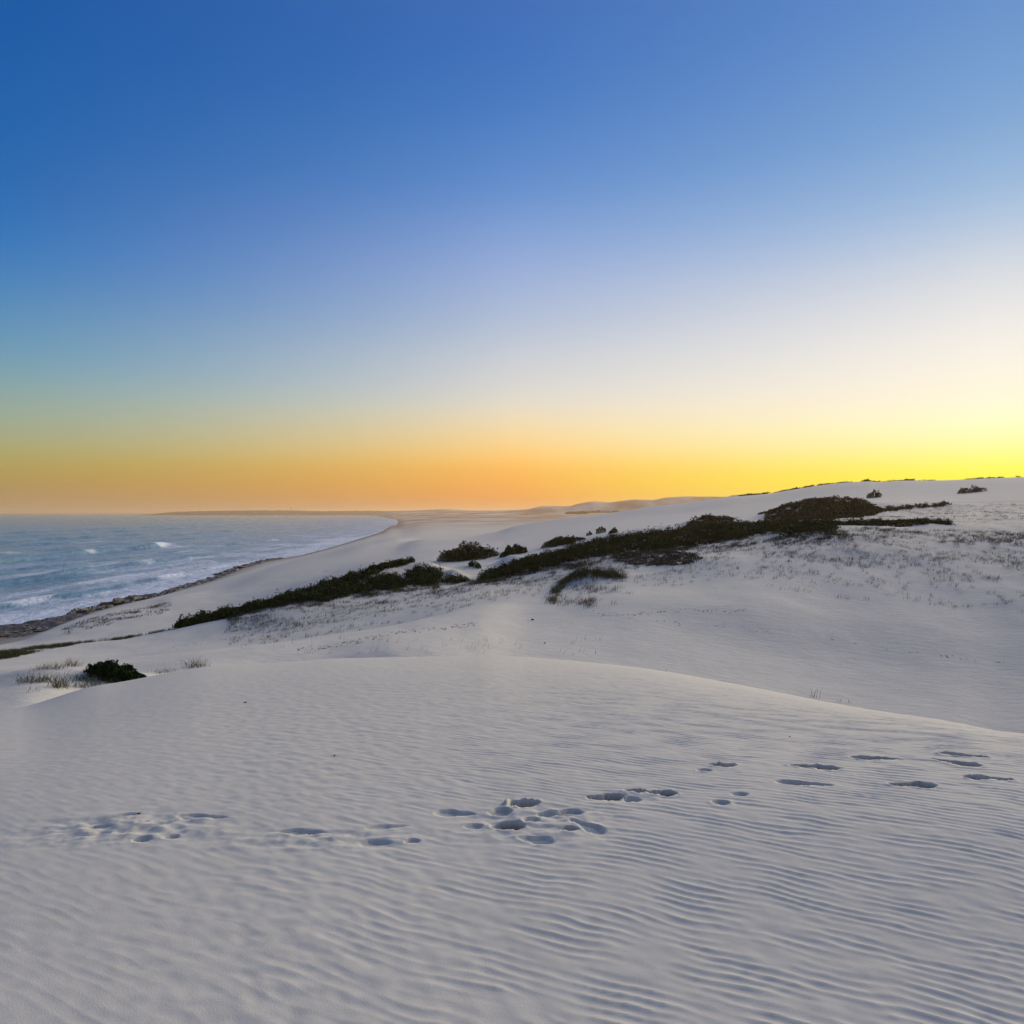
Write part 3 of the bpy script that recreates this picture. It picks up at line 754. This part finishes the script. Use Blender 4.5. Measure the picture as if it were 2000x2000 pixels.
# grasses
def grass(label, spots, h, w, material, per=14, spread=0.16, name='grass_tuft', cat='grass', kind=None, wind=(0.25, -0.05), lean=.3):
    S = np.array(spots, float); n = len(S)
    xy = np.repeat(S, per, 0) + RNG.normal(0, spread, (n * per, 2)); z = height(xy[:, 0], xy[:, 1]) - 0.02
    o = np.array([S[:, 0].mean(), S[:, 1].mean(), z.mean()]); P = np.column_stack([xy, z]) - o
    if kind == 'stuff':
        ob = link(name, blade_mesh(name, P, h * RNG.uniform(0.45, 1.25, len(P)), w, lean, wind), material); ob.location = o
    else:
        ob = empty(name, o)
        tag(link('blades', blade_mesh('blades', P, h * RNG.uniform(0.45, 1.25, len(P)), w, lean, wind), material, ob), kind='stuff')
    return tag(ob, label, cat, kind=kind)


def slope_grass(u0, u1, k0, k1, n, dens):
    out = []
    while len(out) < n:
        u = RNG.uniform(u0, u1); f = RNG.uniform(0, 1); k = k0 + (k1 - k0) * f; x, y = row_point(u, k)
        p = perlin([x / 5.0], [y / 5.0], 37)[0] * 0.8 + perlin([x / 1.3], [y / 1.3], 38)[0] * 0.6
        if RNG.uniform() < dens(u, f) * np.clip(0.35 + 1.1 * p, 0, 1): out.append((x, y))
    return out


grass('sparse grey dune grass dotting the pale slope below the thickets', slope_grass(430, 2050, 8.6, 11.3, 7000, lambda u, f: min(1, 0.04 + 1.1 * f ** 2.4)), 0.30, 0.018, M_DRY, per=9, spread=.14, name='slope_grass', kind='stuff')
grass('sparse dry grass on the bank and plateau above the thin scrub strip', slope_grass(1580, 2050, 12.0, 13.8, 800, lambda u, f: 0.6), 0.22, 0.03, M_DRY, per=8, spread=.2, name='plateau_grass', kind='stuff')
grass('grass fringe along the foot of the long thicket', slope_grass(640, 1600, 10.7, 11.1, 1100, lambda u, f: 0.9), 0.38, 0.03, M_GRASS, per=10, spread=.15, name='fringe_grass', kind='stuff')
grass('dark grass covering the lowest end of the ridge above the beach', slope_grass(-60, 250, 9.9, 12.05, 900, lambda u, f: 1.0 if f > 0.85 * min(1, max(0, (u + 20) / 220)) else 0.0), 0.30, 0.024, M_GRASS, per=12, spread=.15, name='ridge_grass', kind='stuff')
grass('thin line of grass along the ridge between grass end and dark thicket', slope_grass(235, 345, 11.85, 12.05, 60, lambda u, f: 1.0), 0.3, 0.022, M_GRASS, per=10, spread=.12, name='ridge_grass', kind='stuff')
grass('sparse grass on the sand spur above the waterline rocks', slope_grass(120, 320, 14.6, 15.4, 260, lambda u, f: .8), 0.4, 0.05, M_DRY, per=8, spread=.3, name='spur_grass', kind='stuff')
thicket('grey brown low dry scrub patch under the long thicket', disc_spots(1240, 1054, 175, 30, 600), 0.26, 0.42, 30, 0.07, M_SCRUB, name='dry_scrub_patch')
# tussock: an arc of long grass over its own hummock
arc = []
for t in np.linspace(0, 1, 150):
    px = 1040 + 135 * t + RNG.normal(0, 3); py = 1127 - 44 * math.sin(min(1, t * 2.1) * math.pi / 2) + 12 * max(0, t - 0.5) + RNG.normal(0, 4)
    arc.append(ray(px, py, 55)[:2])
tus = empty('grass_tussock', ray(1100, 1125, 55)); tag(tus, 'arched tussock of long grass over a small sand hummock', 'tussock')


def part_grass(root, name, spots, h, w, material, per, spread, lean=.3, wind=(.25, -.05)):
    S = np.array(spots, float); xy = np.repeat(S, per, 0) + RNG.normal(0, spread, (len(S) * per, 2)); z = height(xy[:, 0], xy[:, 1]) - 0.02
    P = np.column_stack([xy, z]) - np.array(root.location)
    tag(link(name, blade_mesh(name, P, h * RNG.uniform(0.45, 1.25, len(P)), w, lean, wind), material, root), kind='stuff')


part_grass(tus, 'green_blades', arc, 0.55, 0.02, M_GRASS, 34, 0.22)
part_grass(tus, 'grey_blades', [ray(1115 + RNG.normal(0, 26), 1112 + RNG.normal(0, 6), 50)[:2] for _ in range(60)], 0.34, 0.018, M_DRY, 14, 0.2)
part_grass(tus, 'straw_blades', [ray(1042 + RNG.normal(0, 7), 1135 + RNG.normal(0, 4), 50)[:2] for _ in range(30)] + [ray(1100 + RNG.normal(0, 22), 1138 + RNG.normal(0, 5), 50)[:2] for _ in range(50)], 0.38, 0.018, M_STRAW, 12, 0.15)

arcs = []
for x0, x1, y0, y1, n in [(1270, 1500, 1088, 1082, 50), (1130, 1420, 1160, 1148, 60), (1500, 1760, 1102, 1096, 40), (560, 900, 1226, 1172, 70), (640, 900, 1212, 1176, 50), (1600, 1896, 1046, 1042, 60), (250, 520, 1232, 1196, 40), (1100, 1896, 1150, 1250, 40)]:
    for t in RNG.uniform(0, 1, n):
        x, y, z = ray(x0 + (x1 - x0) * t, y0 + (y1 - y0) * t + RNG.normal(0, 2.0) + 3 * math.sin(9 * t), 30, 200); arcs.append((x, y, z + 0.01))
A = np.array(arcs); o_ = A.mean(0); me = leaf_mesh('beach_litter', (A - o_) * 1.0, RNG.uniform(0.05, 0.13, len(A)), 0.0, 2.6); co = np.empty(len(me.vertices) * 3, np.float32); me.vertices.foreach_get('co', co); co = co.reshape(-1, 4, 3)
co[:, :, 2] = co[:, :, 2].mean(1, keepdims=True) + 0.25 * (co[:, :, 2] - co[:, :, 2].mean(1, keepdims=True)); me.vertices.foreach_set('co', co.ravel())
lit = link('plant_litter', me, M_SCRUB); lit.location = o_; tag(lit, 'windblown bits of dry plant litter strewn in lines over the sand', 'litter', kind='stuff')

# tufts beside the near dune
TUFTS = [('straw coloured grass tuft on sand behind the squat bush', 134, 1257, 30, 10, 0.55, M_STRAW), ('low straw grass row beside the straw tuft', 92, 1262, 50, 14, 0.32, M_STRAW),
         ('wispy green grass tuft on the dune crest past the squat bush', 368, 1259, 46, 14, 0.55, M_GRASS), ('short grass sprigs between squat bush and wispy tuft', 312, 1270, 50, 8, 0.3, M_GRASS),
         ('green grass strip in front of the squat bush', 178, 1296, 70, 22, 0.42, M_GRASS), ('dark upright grass clump at the end of the grass strip', 112, 1297, 22, 14, 0.6, M_GRASS),
         ('thick grass edge on the sand shelf beside the squat bush', 66, 1286, 60, 26, 0.42, M_GRASS), ('grass skirt hugging the squat bush', 160, 1283, 40, 20, 0.34, M_GRASS),
         ('lone small grass sprig on the low sand shelf', 58, 1305, 8, 2, 0.3, M_GRASS)]
for lab, px, py, w, n, h, m_ in TUFTS:
    grass(lab, [ray(px + RNG.uniform(-.5, .5) * w, py + RNG.normal(0, 1.5), 19)[:2] for _ in range(n)], h * .75, 0.012, m_, per=10, spread=0.13, lean=.75)
grass('thin scattered sprigs poking up beyond the near dune crest', [ray(RNG.uniform(400, 1150), RNG.uniform(1205, 1236), 22)[:2] for _ in range(60)], 0.36, 0.010, M_DRY, per=4, spread=0.10, name='sand_sprigs', kind='stuff')


def twig_plant(label, px, py, hgt, n):
    x, y, z = ray(px, py, 15); root = empty('dry_twig_plant', (x, y, z - 0.03)); tag(root, label, 'twig plant')
    for i in range(n):
        a = RNG.uniform(-.4, .4); bx = RNG.uniform(-.35, .35); h = hgt * RNG.uniform(.5, 1)
        link('stem', stem_mesh('stem', [[(bx, 0, 0), (bx + a * .1, .02, h * .35), (bx + a * .3, .04, h * .7), (bx + a * .7, 0, h)]], 0.010), M_WOOD, root)


twig_plant('bare upright twigs growing in the hollow behind the dune crest', 1537, 1316, 0.55, 6)
twig_plant('short bare twigs in the hollow beside the taller ones', 1594, 1326, 0.28, 5)
twig_plant('single bare twig standing on the smooth slope', 1252, 1268, 0.3, 2)


# small dark bits lying on the sand
def bit(label, px, py, length, ymin=2.2, name='dry_seed_pod'):
    x, y, z = ray(px, py, ymin); bm = bmesh.new()
    bmesh.ops.create_icosphere(bm, subdivisions=2, radius=0.5)
    for v in bm.verts:
        k = 1 + 0.25 * math.sin(v.co.x * 7 + px); v.co = Vector((v.co.x * length, v.co.y * length * .5 * k, v.co.z * length * .42 * k + abs(v.co.x) * length * .25))
    me = bpy.data.meshes.new(name); bm.to_mesh(me); bm.free()
    o = link(name, me, M_WOOD); o.location = (x, y, z + length * .15); o.rotation_euler = (0, 0, RNG.uniform(0, 3)); tag(o, label, 'debris')


bit('dark seed pod alone on smooth sand towards the squat bush', 463, 1326, 0.03)
bit('tiny dark speck of debris in the middle of the rippled sand', 631, 1427, 0.018)
bit('dark bit of driftwood on the dune crest', 985, 1238, 0.11)
bit('black pod at the end of a long foot scuff', 262, 1537, 0.02)
bit('small dark stick in the hollow below the grass tussock', 1005, 1170, 0.22, 25)
bit('small dark pebble beyond the crest near the driftwood bit', 1028, 1214, 0.14, 22)
bit('little dark bit on sand above the row of footprints', 1490, 1391, 0.016)

# ------------------------------------------------------------------ rocks at the waterline
def rock(label, px, py, w_px, h_px, seed, ymin=100, name='shore_rock', group=None, depth=1.0):
    y = EYE * F / (py - L); x = (px - CX) / F * y
    w = w_px / F * y; h = h_px / F * y
    bm = bmesh.new(); bmesh.ops.create_icosphere(bm, subdivisions=4 if group else 5, radius=1.0)
    co = np.array([v.co[:] for v in bm.verts])
    d = 1 + 0.45 * perlin(co[:, 0] * 1.7 + seed, co[:, 1] * 1.7 + co[:, 2], seed) + 0.40 * (0.35 - np.abs(perlin(co[:, 0] * 3.4 + seed, co[:, 1] * 3.4 - co[:, 2] * 2, seed + 1))) + 0.16 * perlin(co[:, 0] * 9, co[:, 1] * 9 + co[:, 2] * 7, seed + 2)
    zz = np.sign(co[:, 2]) * np.minimum(np.abs(co[:, 2]) ** 0.6, 0.75 + 0.25 * perlin(co[:, 0] * 2.5, co[:, 1] * 2.5, seed + 5))
    top = 1 + 0.5 * perlin(co[:, 0] * 2.2 + 9, co[:, 1] * 2.2, seed + 3) + 0.3 * perlin(co[:, 0] * 5.5, co[:, 1] * 5.5, seed + 4)
    zq = zz * d * top
    out = np.column_stack([co[:, 0] * d * w / 2, co[:, 1] * d * w / 2 * depth, (np.round(zq * 4) / 4 * 0.45 + zq * 0.55) * h])
    for v, c in zip(bm.verts, out): v.co = c
    me = bpy.data.meshes.new(name); bm.to_mesh(me); bm.free()
    o = link(name, me, M_ROCK); o.location = (x, y, 0.1); tag(o, label, 'rock', group); return o


for i, (lab, px, py, w, h) in enumerate([
    ('broad dark rock shelf where the water meets the sand spur', 60, 1190, 90, 9), ('flat rock shelf between broad shelf and the pointed rock', 112, 1176, 60, 8), ('pointed rock standing out into the foam', 152, 1159, 26, 10),
    ('blocky rock beside the pointed rock', 190, 1152, 30, 9), ('long lumpy rock ledge with two humps above the foam', 250, 1138, 56, 11), ('humped rock at the end of the lumpy ledge', 292, 1131, 50, 9),
    ('low rock slab below the lumpy ledge', 135, 1170, 50, 6), ('flat weed-dark slab sloping into the foam', 85, 1187, 50, 7), ('low rock sloping off the blocky rock', 172, 1160, 44, 5)]):
    rock(lab, px, py, w * 1.25, h * .8, 3 + i, depth=1.6)
pts = [(330, 1117), (352, 1110), (374, 1103), (396, 1097), (414, 1091), (430, 1083), (444, 1077), (462, 1071), (480, 1066), (500, 1060), (520, 1056)]
for i, (px, py) in enumerate(pts):
    rock('low brown rock in the thin rim along the curving beach edge', px, py, 36 - i * .8, 4.2 - i * .2, 30 + i, group='rocks rimming the curving beach', depth=2.0)

# ------------------------------------------------------------------ low headland across the bay
HEAD = [(288, 970), (300, 968.2), (318, 966.2), (345, 964.8), (372, 964.0), (420, 963.2), (455, 962.7), (500, 962.5), (535, 962.4), (560, 962.9), (590, 963.6), (625, 963.7), (660, 963.2), (700, 963.0), (735, 963.6), (790, 964.0), (850, 963.2), (930, 963.6), (1000, 964)]


def head_z(px, y): return EYE - (float(np.interp(px, [p[0] for p in HEAD], [p[1] for p in HEAD])) - L) / F * y


def headland():
    us = np.linspace(288, 1000, 240); V = []
    prof = [(5500, -3, 0), (5600, 0, 0.12), (5800, 0, 0.62), (6000, 0, 1.0), (6300, 0, 0.8), (6800, -5, 0)]
    for u in us:
        for Yd, off, k in prof:
            top = head_z(u, 6000) - 2 + 2.2 * perlin([u / 9.0], [Yd / 300.0], 44)[0] + 1.2 * perlin([u / 3.0], [Yd / 200.0], 45)[0]
            V.append(((u - CX) / F * 6000 * (0.97 + 0.03 * Yd / 6000), Yd + 120 * perlin([u / 30.0], [0.5], 46)[0], max(-3, top * k) + off))
    n = len(prof); i, j = np.meshgrid(np.arange(len(us) - 1), np.arange(n - 1), indexing='ij')
    f = np.stack([i * n + j, (i + 1) * n + j, (i + 1) * n + j + 1, i * n + j + 1], -1).reshape(-1, 4)
    m, nt, b = mat('headland_scrub'); P = pos(nt)
    c = cramp(nt, noise(nt, 0.006, 5, 0.6, P).outputs[0], [(0.35, (0.025, 0.020, 0.016)), (0.65, (0.06, 0.048, 0.036))]); nt.links.new(c, b.inputs['Base Color']); b.inputs['Roughness'].default_value = 0.95
    tag(link('headland_hills', np_mesh('headland_hills', np.array(V), f, 4, True), m), 'low dark headland across the bay', kind='structure')


headland()


# ------------------------------------------------------------------ mast on the far headland
def mast():
    px = 549; y = 5990.0; x = (px - CX) / F * y; z = head_z(px, 6000) - 3
    root = empty('radio_mast', (x, y, z - 2)); tag(root, 'thin tall mast on the low headland across the bay', 'mast')
    def tower(name, r0, r1, z0, z1, n=8):
        bm = bmesh.new()
        a = [bm.verts.new((r0 * math.cos(t * 2 * math.pi / n), r0 * math.sin(t * 2 * math.pi / n), z0)) for t in range(n)]; b = [bm.verts.new((r1 * math.cos(t * 2 * math.pi / n), r1 * math.sin(t * 2 * math.pi / n), z1)) for t in range(n)]
        for t in range(n): bm.faces.new((a[t], a[(t + 1) % n], b[(t + 1) % n], b[t]))
        bm.faces.new(b); bm.faces.new(a[::-1]); me = bpy.data.meshes.new(name); bm.to_mesh(me); bm.free(); link(name, me, M_ROCK, root)
    tower('base', 5, 4, 0, 4); tower('shaft', 2.6, 1.9, 4, 22); tower('platform', 3.0, 3.0, 22, 24); tower('antenna', 1.2, .8, 24, 31)


mast()

# ------------------------------------------------------------------ sea air
def haze():
    bm = bmesh.new(); bmesh.ops.create_cube(bm, size=1.0); me = bpy.data.meshes.new('haze'); bm.to_mesh(me); bm.free()
    m = bpy.data.materials.new('sea_air'); m.use_nodes = True; nt = m.node_tree; nt.nodes.remove(nt.nodes['Principled BSDF'])
    v = nt.nodes.new('ShaderNodeVolumePrincipled'); v.inputs['Color'].default_value = (1.0, 0.70, 0.42, 1); v.inputs['Density'].default_value = 1.15e-4; v.inputs['Anisotropy'].default_value = 0.35
    nt.links.new(v.outputs[0], nt.nodes['Material Output'].inputs['Volume'])
    o = link('haze', me, m); lo, hi = -32.0, 100.0
    o.scale = (44000, 44000, hi - lo); o.location = (0, 0, (hi + lo) / 2); tag(o, 'thin warm sea haze in the evening air', kind='stuff')


haze()
